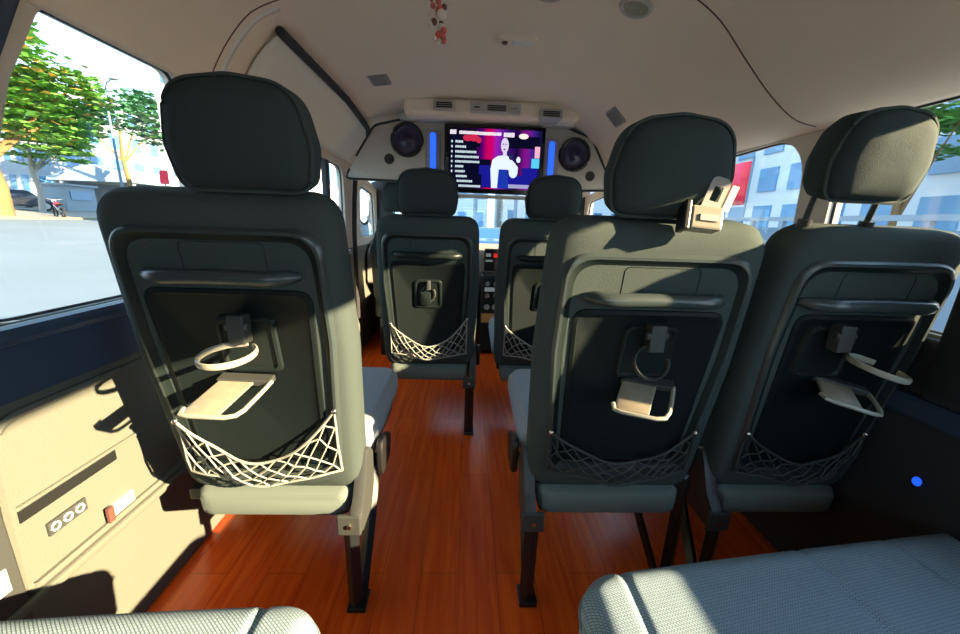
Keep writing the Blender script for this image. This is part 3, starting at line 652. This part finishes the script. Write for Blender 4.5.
# hanging bead charm
ct = V((-.062, .80, on_roof(-.062, .80, 0).z))
t = thing('hanging_charm', 'red and white bead charm hanging on a string from the ceiling', 'ornament', ct)
zc = 1.349-ct.z
bm = nb(); tube(bm, [V((0, 0, .0)), V((0, 0, zc+.03))], .0009, 5); link('string', bm, M['brown'], t)
rs = random.Random(5)
for k, (dx, dz, r_, m_) in enumerate([(0, .032, .0055, 'red'), (-.010, .026, .005, 'red'), (.010, .025, .0055, 'brown'), (-.013, .036, .0035, 'red'), (.002, .020, .0075, 'red'), (-.011, .012, .0085, 'pink'), (.006, .010, .009, 'pink'), (-.008, .0, .006, 'brown'), (.005, .001, .004, 'brown'), (-.013, -.002, .006, 'pink'), (.005, -.009, .0085, 'pink'), (.010, -.014, .006, 'red'), (.001, -.020, .007, 'red'), (.009, -.024, .006, 'red'), (-.006, -.026, .005, 'pink'), (.002, -.031, .0055, 'pink'), (.011, -.031, .005, 'red')]):
    bm = nb(); ball(bm, (dx, rs.uniform(-.004, .004), zc+dz), r_, seg=10); link('bead', bm, M[m_], t)

# ---------------------------------------------------------------- cab: dashboard, driver seat
da = thing('dashboard', 'grey dashboard with red-lit radio and centre console', 'dashboard', (.12, 3.2, 0))
def DL(a): return Matrix.Translation(-V((.12, 3.2, 0)))
bm = nb(); pl = rpoly([(3.02, .50, .03), (3.48, .45, .02), (3.48, .80, .03), (3.22, .83, .05), (3.04, .74, .05)], 5)
for_ = [( -.78), (1.0)]
rr = [[bm.verts.new((xx-.12, q.x-3.2, q.y)) for q in pl] for xx in (-.78, 1.0)]
n = len(pl)
for k in range(n): bm.faces.new((rr[0][k], rr[0][(k+1) % n], rr[1][(k+1) % n], rr[1][k]))
bm.faces.new(rr[0][::-1]); bm.faces.new(rr[1]); link('dash_body', bm, M['greyp'], da)
bm = nb(); box(bm, (-.01, -.40, .02), (.34, -.05, .62)); link('centre_console', bm, M['shell'], da, smooth=False, bevel=.02)
bm = nb(); box(bm, (.02, -.195, .63), (.30, -.10, .80)); hu = link('radio', bm, M['bezel'], da, smooth=False, bevel=.006)
bm = nb(); box(bm, (.09, -.203, .735), (.26, -.195, .765)); link('red_display', bm, emit('red_display', (1, .05, .03), 1.1), hu, smooth=False)
bm = nb(); box(bm, (.03, -.2, .700), (.085, -.195, .715)); box(bm, (.03, -.2, .74), (.07, -.195, .765)); link('radio_buttons', bm, M['white'], hu, smooth=False)
for zz in (.56, .47, .38):
    for xx in (.04, .10, .17, .24):
        bm = nb(); cyl(bm, (xx, -.40, zz), (0, -1, 0), .022, .02, 14, .018); link('knob', bm, M['steel'] if zz > .4 else M['greyp'], da)
bm = nb(); box(bm, (.0, -.404, .26), (.26, -.40, .33)); link('ashtray', bm, mat('tan_plastic', (.45, .25, .08), .4), da, smooth=False)
bm = nb(); box(bm, (.02, -.404, .50), (.24, -.400, .53)); link('vent_bar', bm, M['white'], da, smooth=False)

ds = thing('driver_seat', 'dark cab seat seen behind the far left seat headrest', 'seat', (-.43, 2.66, 0))
def Bd(u, v, d): return V((u, -v*sin(R(12))+d, .42+v*cos(R(12))))
bm = nb(); rings(bm, rpoly([(-.22, 0, .06), (.22, 0, .06), (.22, .40, .1), (.13, .62, .08), (-.13, .62, .08), (-.22, .40, .1)], 6), [(.05, -.01), (.01, .0), (0, .03), (0, .09), (.03, .13)], Bd); link('backrest', bm, M['shell'], ds)
bm = nb(); rings(bm, rpoly([(-.12, .64, .04), (.12, .64, .04), (.10, .82, .06), (-.10, .82, .06)], 6), [(.03, -.01), (.006, .0), (0, .03), (0, .07), (.03, .10)], Bd); link('headrest', bm, M['cloth2'], ds)
for sg in (-1, 1):
    bm = nb(); tube(bm, [Bd(sg*.05, .58, .05), Bd(sg*.05, .68, .05)], .007, 8); link('headrest_post', bm, M['steel'], ds)
bm = nb(); rings(bm, rpoly([(-.23, .0, .05), (.23, .0, .05), (.23, .48, .06), (-.23, .48, .06)], 6), [(.03, .28), (0, .31), (0, .42), (.04, .45)], lambda a, b, d: V((a, b+.05, d))); link('seat_cushion', bm, M['shell'], ds)
bm = nb(); box(bm, (-.2, .08, 0), (.2, .48, .29)); link('seat_base', bm, M['blackm'], ds, smooth=False, bevel=.01)

# side mirror outside the left cab door
mr = thing('side_mirror', 'black oval side mirror outside the left cab window', 'mirror', (-1.06, 4.05, 1.12))
bm = nb(); rings(bm, [V((.075*cos(k*pi/14), .19*sin(k*pi/14))) for k in range(28)], [(.012, -.0), (0, .01), (0, .03), (.03, .07)], lambda a, b, d: V((a, d, b))); link('housing', bm, M['blackp'], mr)
bm = nb(); rings(bm, [V((.056*cos(k*pi/14), .165*sin(k*pi/14))) for k in range(28)], [(0, -.004), (0, .002)], lambda a, b, d: V((a, d, b))); link('mirror_glass', bm, mat('mirror_face', (.8, .85, .9), .15, metal=1), mr)
bm = nb(); tube(bm, [V((.03, .03, -.1)), V((.15, -.25, -.20)), V((.24, -.45, -.22))], .014, 8); link('mirror_arm', bm, M['blackp'], mr)
# small blue indicator lamp on the right wall
t = thing('indicator_lamp', 'tiny glowing blue lamp low in the dark right wall', 'lamp', (XR-.016, .705, .47))
bm = nb(); ball(bm, (-.004, 0, 0), .009, (.6, 1, 1.2), 10); link('bulb', bm, emit('blue_bulb', (.02, .12, 1), 2.0), t)
bm = nb(); cyl(bm, (0.002, 0, 0), (-1, 0, 0), .014, .004, 16); link('collar', bm, M['blackp'], t)

#OUTSIDE
# ---------------------------------------------------------------- outside
GZ = -.65
O = dict(
    road=mat('asphalt', (.105, .145, .175), .9, var=.22, vscale=.35),
    walk=mat('sidewalk', (.22, .21, .18), .9, var=.2, vscale=.6), kerb=mat('kerb_stone', (.26, .23, .13), .8),
    white=mat('white_render', (.26, .31, .36), .8, var=.1, vscale=1.2), white2=mat('bright_render', (.60, .66, .70), .8, var=.08, vscale=1.2), blue=mat('blue_panel', (.12, .30, .50), .3), pale=mat('pale_concrete', (.16, .22, .29), .8, var=.15, vscale=.8),
    gwin=mat('window_blue', (.06, .18, .34), .15, spec=.8), roof=mat('roof_metal', (.22, .32, .42), .5),
    trunk=mat('bark', (.20, .12, .05), .9, var=.3, vscale=2), ptrunk=mat('painted_bark', (.3, .3, .28), .8),
    leaf=mat('leaf_green', (.11, .30, .05), .6, var=.65, vscale=.9), leaf2=mat('leaf_deep', (.06, .22, .09), .6, var=.6, vscale=1.1), leaf3=mat('leaf_orange', (.55, .30, .07), .6),
    carb=mat('car_blue', (.05, .20, .48), .25, coat=1), card=mat('car_dark', (.03, .05, .09), .25, coat=1), carw=mat('car_white', (.6, .6, .6), .3, coat=1),
    tyre=mat('tyre', (.02, .02, .02), .8), hub=mat('hub_grey', (.4, .42, .44), .35, metal=.7), red=mat('red_cloth', (.75, .02, .05), .6), pole=mat('pole_paint', (.12, .20, .28), .5),
)
def gz(x): return GZ if x > -2.5 else GZ + (-2.5-x)*(.98/22.5)
def ground(name, xs, y0, y1, m, lab, dz=0, kind='structure'):
    bm = nb(); a = [bm.verts.new((x, y0, gz(x)+dz)) for x in xs]; b = [bm.verts.new((x, y1, gz(x)+dz)) for x in xs]
    a2 = [bm.verts.new((x, y0, gz(x)+dz-.4)) for x in xs]; b2 = [bm.verts.new((x, y1, gz(x)+dz-.4)) for x in xs]
    for k in range(len(xs)-1):
        bm.faces.new((a[k], a[k+1], b[k+1], b[k])); bm.faces.new((a2[k], b2[k], b2[k+1], a2[k+1]))
        bm.faces.new((a[k], a2[k], a2[k+1], a[k+1])); bm.faces.new((b[k], b[k+1], b2[k+1], b2[k]))
    bm.faces.new((a[0], b[0], b2[0], a2[0])); bm.faces.new((a[-1], a2[-1], b2[-1], b[-1]))
    o = link(name, bm, m, smooth=False); o['kind'] = 'structure'; tag(o, lab); return o
ground('road', [-24.6, -2.5, 7.0], -60, 90, O['road'], 'pale blue-grey asphalt road around the van')
ground('kerb', [-24.9, -24.6], -60, 90, O['kerb'], 'yellowish kerb across the road', .10)
ground('sidewalk', [-80, -24.9], -60, 120, O['walk'], 'sunlit sidewalk and lot beyond the kerb', .08)
ground('forecourt', [7.0, 40.0], -60, 90, O['walk'], 'forecourt right of the van', .02)

def blob_tree(name, label, base, h, trunk_h, tr, crowns, m, m_tr, n, ls, group=None, accents=None):
    t = thing(name, label, 'tree', base, 0, group)
    bm = nb(); L = random.Random(int(abs(base[0])*10+h*7))
    tube(bm, [V((0, 0, -.1)), V((.05, .1, trunk_h*.5)), V((-.1, 0, trunk_h)), V((0, .1, trunk_h*1.5))], [tr*1.25, tr, tr*.8, tr*.4], 10); 
    for (cx, cy, cz, r_) in crowns:
        tube(bm, [V((0, 0, trunk_h*.9)), V((cx*.5, cy*.5, (trunk_h+cz)/2)), V((cx, cy, cz))], [tr*.5, tr*.3, tr*.12], 6)
    link('trunk', bm, m_tr, t)
    def leaves(cnt, mt, nm, sc):
        bm = nb()
        for k in range(cnt):
            cx, cy, cz, r_ = L.choice(crowns)
            d = V((L.gauss(0, 1), L.gauss(0, 1), L.gauss(0, 1))).normalized()*r_*L.uniform(.45, 1.05)
            # leaves gather in flattened layers
            d.z = d.z*.75; p = V((cx, cy, cz))+d; p.z = round(p.z/.55)*.55+L.uniform(-.14, .14)
            a = L.uniform(0, 2*pi); s = sc*L.uniform(.6, 1.3); til = L.uniform(-.7, .7)
            u = V((cos(a), sin(a), til*.5))*s; v = V((-sin(a), cos(a), L.uniform(-.6, .6)))*s*.6
            q = [bm.verts.new(p+x_) for x_ in (u, v, -u, -v)]; bm.faces.new(q)
        link(nm, bm, mt, t, smooth=False)
    leaves(n, m, 'foliage', ls)
    if accents: leaves(accents[0], accents[1], 'yellow_foliage', ls)
    return t
def gp(x, y): return (x, y, gz(x)+.05)
blob_tree('roadside_tree', 'broad green tree with an orange-brown trunk at the left picture edge', gp(-26.5, 23.2), 11, 3.2, .45, [(0, 0, 6.5, 2.6), (2.0, 1.6, 5.2, 2.2), (-2, -2, 6, 2.5), (1.2, .8, 8.2, 2.3), (2.4, 2.8, 7.2, 2.0), (.6, 1.0, 10.2, 1.9), (-1.5, -1.5, 9, 2.3)], O['leaf'], O['trunk'], 7000, .26, accents=(500, O['leaf3']))
blob_tree('roadside_tree', 'green tree with a white-painted thin trunk beside the motorcycle', gp(-30.5, 29.3), 8, 3.0, .16, [(0, 0, 4.6, 1.7), (1.0, 1.4, 5.4, 1.6), (-.8, 1.0, 6.3, 1.7), (.5, 2.5, 4.6, 1.3), (0, 1.8, 7.6, 1.4), (.6, 3.4, 6.4, 1.3)], O['leaf'], O['ptrunk'], 4200, .22)
blob_tree('distant_tree', 'smaller pale tree behind the street lamp pole', gp(-31.5, 38.2), 9, 5.0, .2, [(0, 0, 8.6, 2.2), (1.6, 2, 7.6, 1.8), (-1.8, -1.6, 7.2, 1.7), (0.5, 2.5, 10, 1.7)], O['leaf2'], O['trunk'], 3000, .26)
# motorcycle
mc = thing('motorcycle', 'parked motorcycle in front of the white kiosk', 'motorcycle', gp(-25.6, 25.55), R(60))
for yy in (-.62, .62):
    bm = nb(); tube(bm, [V((0, yy+.29*cos(a*pi/10), .29+.29*sin(a*pi/10))) for a in range(20)], .05, 6, closed=True); link('wheel', bm, O['tyre'], mc)
bm = nb(); tube(bm, [V((0, -.62, .3)), V((0, -.2, .45)), V((0, .3, .7)), V((0, .45, 1.0))], [.05, .12, .14, .05], 8); tube(bm, [V((0, .62, .3)), V((0, .42, 1.05))], .03, 6); link('frame', bm, O['card'], mc)
bm = nb(); ball(bm, (0, .15, .80), .2, (.7, 1.2, .6), 12); link('fuel_tank', bm, O['red'], mc)
bm = nb(); ball(bm, (0, -.35, .80), .2, (.8, 1.8, .35), 12); link('seat', bm, O['tyre'], mc)
bm = nb(); tube(bm, [V((-.35, .36, 1.1)), V((0, .44, 1.05)), V((.35, .36, 1.1))], .02, 6); link('handlebar', bm, O['hub'], mc)
bm = nb(); ball(bm, (0, .52, .98), .11, seg=10); link('headlamp', bm, O['carw'], mc)

def car(label, loc, rz, m, group=None):
    t = thing('car', label, 'car', loc, rz, group)
    side = rpoly([(-2.1, .28, .08), (2.1, .28, .08), (2.12, .75, .15), (1.15, .92, .2), (.55, 1.42, .2), (-1.1, 1.44, .25), (-1.75, .98, .2), (-2.14, .88, .12)], 5)
    bm = nb(); rings(bm, side, [(.10, -.86), (.02, -.80), (0, -.72), (0, .72), (.02, .80), (.10, .86)], lambda a, b, d: V((a, d, b))); link('body', bm, m, t)
    g_ = rpoly([(-1.45, .95, .05), (1.0, .95, .05), (.5, 1.34, .08), (-1.05, 1.35, .1)], 4)
    for sg in (-1, 1):
        bm = nb(); rings(bm, g_, [(0, sg*.78), (.01, sg*.825)], lambda a, b, d: V((a, d, b))); link('side_window', bm, O['gwin'], t)
        for wx in (-1.35, 1.35):
            bm = nb(); cyl(bm, (wx, sg*.66, .33), (0, sg, 0), .33, .20, 24); w_ = link('wheel', bm, O['tyre'], t)
            bm = nb(); cyl(bm, (wx, sg*.862, .33), (0, sg, 0), .21, .012, 20); link('hubcap', bm, O['hub'], w_)
    for sg in (-1, 1):
        bm = nb(); ball(bm, (2.05, sg*.62, .66), .12, (.5, 1, .6), 10); link('headlight', bm, O['carw'], t)
    return t
car('dark car parked under the broad left tree', gp(-33, 30.2), R(45), O['card'])
car('blue car parked by the long grey roof, left of the near left seat', gp(-37.5, 33.2), R(50), O['carb'])
car('white car parked far left behind the tree trunks', gp(-43, 35.5), R(40), O['carw'])
car('blue car close to the right rear window', (9.0, 5.0, GZ+.02), R(90), O['carb'])
car('pale car seen through the right middle window', (9.6, 12.6, GZ+.02), R(80), O['carw'])

def building(name, label, lo, hi, m, faces, wm, nx, nz, fr=.6, fz=.6, z0=.1):
    """faces: list of 'x-','x+','y-' carrying a window grid"""
    c = ((lo[0]+hi[0])/2, (lo[1]+hi[1])/2, lo[2]); t = thing(name, label, 'building', c)
    off = V(c); bm = nb(); box(bm, V(lo)-off, V(hi)-off); link('walls', bm, m, t, smooth=False)
    bm = nb(); box(bm, V((lo[0]-.15, lo[1]-.15, hi[2]-.1))-off, V((hi[0]+.15, hi[1]+.15, hi[2]+.25))-off); link('parapet', bm, O['white'], t, smooth=False)
    for f in faces:
        for i in range(nx):
            for j in range(nz):
                hgt = (hi[2]-lo[2])*(1-z0)/nz; zc0 = lo[2]+(hi[2]-lo[2])*z0+hgt*(j+.5-fz/2); zc1 = zc0+hgt*fz
                if f[0] == 'x':
                    wd = (hi[1]-lo[1])/nx; a = lo[1]+wd*(i+.5-fr/2); b = a+wd*fr; xx = lo[0] if f[1] == '-' else hi[0]
                    bm = nb(); box(bm, V((xx-.05, a, zc0))-off, V((xx+.05, b, zc1))-off)
                else:
                    wd = (hi[0]-lo[0])/nx; a = lo[0]+wd*(i+.5-fr/2); b = a+wd*fr; yy = lo[1]
                    bm = nb(); box(bm, V((a, yy-.05, zc0))-off, V((b, yy+.05, zc1))-off)
                link('window', bm, wm, t, smooth=False)
    return t
building('building', 'pale block with blue windows behind the left trees', (-52, 40, .5), (-42, 66, 13), O['white'], ['x+', 'y-'], O['gwin'], 9, 4, .5, .55)
building('building', 'low pale blue block at far left behind the parked cars', (-62, 14, .5), (-52, 38, 9), O['pale'], ['x+'], O['gwin'], 8, 3, .55, .5)
# long low building with grey roof
t = thing('roofed_shelter', 'long low shelter with grey sloping roof beyond the left road', 'shelter', gp(-36.6, 49))
bm = nb(); pr_ = [(-4, 3.0), (0, 4.3), (4, 3.0), (4, 2.7), (-4, 2.7)]
rr = [[bm.verts.new((a, y_, b)) for a, b in pr_] for y_ in (-9, 12)]
for k in range(5): bm.faces.new((rr[0][k], rr[0][(k+1) % 5], rr[1][(k+1) % 5], rr[1][k]))
bm.faces.new(rr[0][::-1]); bm.faces.new(rr[1]); link('roof', bm, O['roof'], t, smooth=False)
for yy in (-8.5, -2, 4.5, 11):
    for xx in (-3.6, 3.6):
        bm = nb(); box(bm, (xx-.15, yy-.15, 0), (xx+.15, yy+.15, 2.8)); link('post', bm, O['white'], t, smooth=False)
bm = nb(); box(bm, (-3.4, -8, 0), (-3.0, 11, 2.7)); link('rear_wall', bm, O['pale'], t, smooth=False)
# kiosk, pole, sign
t = thing('kiosk', 'small white kiosk behind the motorcycle', 'kiosk', gp(-33.5, 34.6))
bm = nb(); box(bm, (-.9, -1.3, 0), (.9, 1.3, 2.0)); link('walls', bm, O['white'], t, smooth=False)
bm = nb(); box(bm, (-1.1, -1.5, 2.0), (1.1, 1.5, 2.15)); link('roof', bm, O['white'], t, smooth=False)
bm = nb(); box(bm, (.88, -.9, .9), (.95, .9, 1.6)); link('hatch', bm, O['gwin'], t, smooth=False)
t = thing('street_lamp', 'tall thin blue-grey street lamp pole beyond the road', 'street lamp', gp(-25.4, 30.2))
bm = nb(); tube(bm, [V((0, 0, 0)), V((0, 0, 8.6))], [.10, .06], 8); link('pole', bm, O['pole'], t)
bm = nb(); tube(bm, [V((0, 0, 8.5)), V((.5, -.3, 9.0)), V((1.3, -.8, 9.1))], .04, 6); link('arm', bm, O['pole'], t)
bm = nb(); ball(bm, (1.5, -.9, 9.08), .25, (1.4, .8, .4), 10); link('lamp_head', bm, O['hub'], t)
t = thing('street_sign', 'small red sign on a post, left of the near left headrest', 'sign', gp(-23.0, 31.2))
bm = nb(); tube(bm, [V((0, 0, 0)), V((0, 0, 3.0))], .04, 6); link('post', bm, O['pole'], t)
bm = nb(); rings(bm, rpoly([(-.35, 2.7, .1), (.45, 2.7, .1), (.30, 3.7, .2), (-.30, 3.7, .2)], 4), [(0, 0), (0, .05)], lambda a, b, d: V((a, d-.03, b))); link('plate', bm, O['red'], t)

# right side
building('building', 'white and blue glass building outside the right rear window', (11, 4, GZ+.02), (16, 16.5, 6.2), O['white2'], ['x-'], O['blue'], 9, 4, .62, .62, .22)
building('building', 'pale shopfront seen through the right middle window', (12, 17.5, GZ+.02), (20, 26, 7), O['pale'], ['x-', 'y-'], O['blue'], 6, 3, .6, .6, .15)
t = thing('glazed_fence', 'low pale panelled fence outside the right windows', 'fence', (7.6, 3.2, GZ+.02))
for k in range(9):
    bm = nb(); box(bm, (-.03, k*1.0+.04, .15), (.03, k*1.0+.96, 1.75)); link('panel', bm, O['pale'], t, smooth=False)
    bm = nb(); box(bm, (-.05, k*1.0-.04, 0), (.05, k*1.0+.04, 2.0)); link('post', bm, O['white'], t, smooth=False)
bm = nb(); box(bm, (-.06, 0, 1.9), (.06, 9, 2.0)); link('top_rail', bm, O['white'], t, smooth=False)
blob_tree('roadside_tree', 'green tree top outside the right rear window', (9.4, 8.3, GZ+.02), 5, 2.3, .08, [(0, -.1, 3.7, .8), (-.2, -.9, 4.1, .8), (.2, .6, 4.2, .75)], O['leaf'], O['trunk'], 1500, .11)
blob_tree('roadside_tree', 'tree crown above the red banner outside the right middle window', (9.2, 16.6, GZ+.02), 6, 2.9, .09, [(0, 0, 4.3, 1.0), (-.4, -1.0, 4.5, .8), (.4, 1.2, 4.4, .9)], O['leaf2'], O['trunk'], 1500, .13)
t = thing('banner', 'red banner on a post outside the right middle window', 'banner', (7.7, 11.05, GZ+.02))
bm = nb(); tube(bm, [V((0, -.28, 0)), V((0, -.28, 3.6))], .03, 6); link('post', bm, O['pole'], t)
bm = nb(); rows = [[bm.verts.new((.03*sin(z*3+y*5), y, z)) for y in (-.28, 0, .28, .56)] for z in (2.35, 2.7, 3.05, 3.5)]
for a, b in zip(rows, rows[1:]):
    for k in range(3): bm.faces.new((a[k], a[k+1], b[k+1], b[k]))
link('cloth', bm, O['red'], t, solid=.01)

# ahead of the van
building('building', 'pale tower block ahead through the windscreen, left part', (-6, 24, GZ), (1.2, 34, 12), O['white2'], ['y-'], O['blue'], 7, 6, .5, .6, .05)
building('building', 'white building ahead through the windscreen, right part', (2.4, 27, GZ), (12, 36, 14), O['white2'], ['y-'], O['gwin'], 8, 6, .45, .55, .05)
building('building', 'blue-grey building ahead past the left cab window', (-16, 22, GZ+.2), (-8, 32, 9), O['white2'], ['y-', 'x+'], O['gwin'], 5, 4, .5, .5, .05)
for k, (px_, py_, lab) in enumerate([(.25, 13.5, 'thin pale lamp pole ahead, left in the windscreen'), (1.75, 14.5, 'thin pale lamp pole ahead, right in the windscreen')]):
    t = thing('lamp_pole', lab, 'street lamp', (px_, py_, GZ))
    bm = nb(); tube(bm, [V((0, 0, 0)), V((0, 0, 6))], .07, 8); link('pole', bm, O['white'], t)
    bm = nb(); ball(bm, (0, 0, 6.1), .25, (1.5, .6, .4), 10); link('lamp_head', bm, O['hub'], t)
car('blue-grey car ahead of the van through the windscreen', (0.7, 18.5, GZ), R(90), O['carb'])
#ENDOUTSIDE

# ---------------------------------------------------------------- light
sd = V((-1, .45, -.36)).normalized()
sun = bpy.data.lights.new('sun', 'SUN'); sun.energy = 72; sun.angle = R(.7); sun.color = (1, .68, .39)
so = bpy.data.objects.new('sun', sun); C.objects.link(so); so.rotation_euler = V((0, 0, -1)).rotation_difference(sd).to_euler()
w = bpy.data.worlds.new('sky'); S.world = w; w.use_nodes = True; nt = w.node_tree
bg = nt.nodes['Background']; tc = nt.nodes.new('ShaderNodeTexCoord'); sep = nt.nodes.new('ShaderNodeSeparateXYZ'); cr = nt.nodes.new('ShaderNodeValToRGB')
nt.links.new(tc.outputs['Generated'], sep.inputs[0]); nt.links.new(sep.outputs['Z'], cr.inputs[0]); nt.links.new(cr.outputs[0], bg.inputs[0])
cr.color_ramp.elements[0].position = 0; cr.color_ramp.elements[0].color = (.70, .87, 1, 1)
cr.color_ramp.elements[1].position = .7; cr.color_ramp.elements[1].color = (.45, .68, 1, 1)
bg.inputs[1].default_value = 6.3

cam = bpy.data.cameras.new('camera'); co = bpy.data.objects.new('camera', cam); C.objects.link(co)
co.location = (0, 0, 1.0)
co.rotation_mode = 'XYZ'
co.matrix_world = Matrix.Translation((0, 0, 1.0)) @ Matrix.Rotation(R(-2.3), 4, 'Z') @ Matrix.Rotation(R(76), 4, 'X') @ Matrix.Rotation(R(2), 4, 'Z')
cam.sensor_width = 36; cam.lens = 36*380/960; cam.clip_start = .02; cam.clip_end = 500
S.camera = co
S.view_settings.view_transform = 'Standard'; S.view_settings.look = 'None'; S.view_settings.gamma = 1; S.view_settings.use_curve_mapping = False
S.view_settings.exposure = -0.9

GROUPS = {'passenger_seat': 'passenger seats with nets and cup holders', 'rear_bench': 'bench cushions of the last row', 'air_vent': 'air vents above the screen', 'ceiling_light': 'round ceiling downlights', 'ceiling_grille': 'grey grilles on the headliner', 'roadside_tree': 'trees along the road', 'car': 'cars outside the van', 'building': 'buildings around the road', 'lamp_pole': 'lamp poles ahead of the van'}
for o in C.objects:
    g_ = GROUPS.get(o.name.split('.')[0])
    if g_ and not o.parent: o['group'] = g_
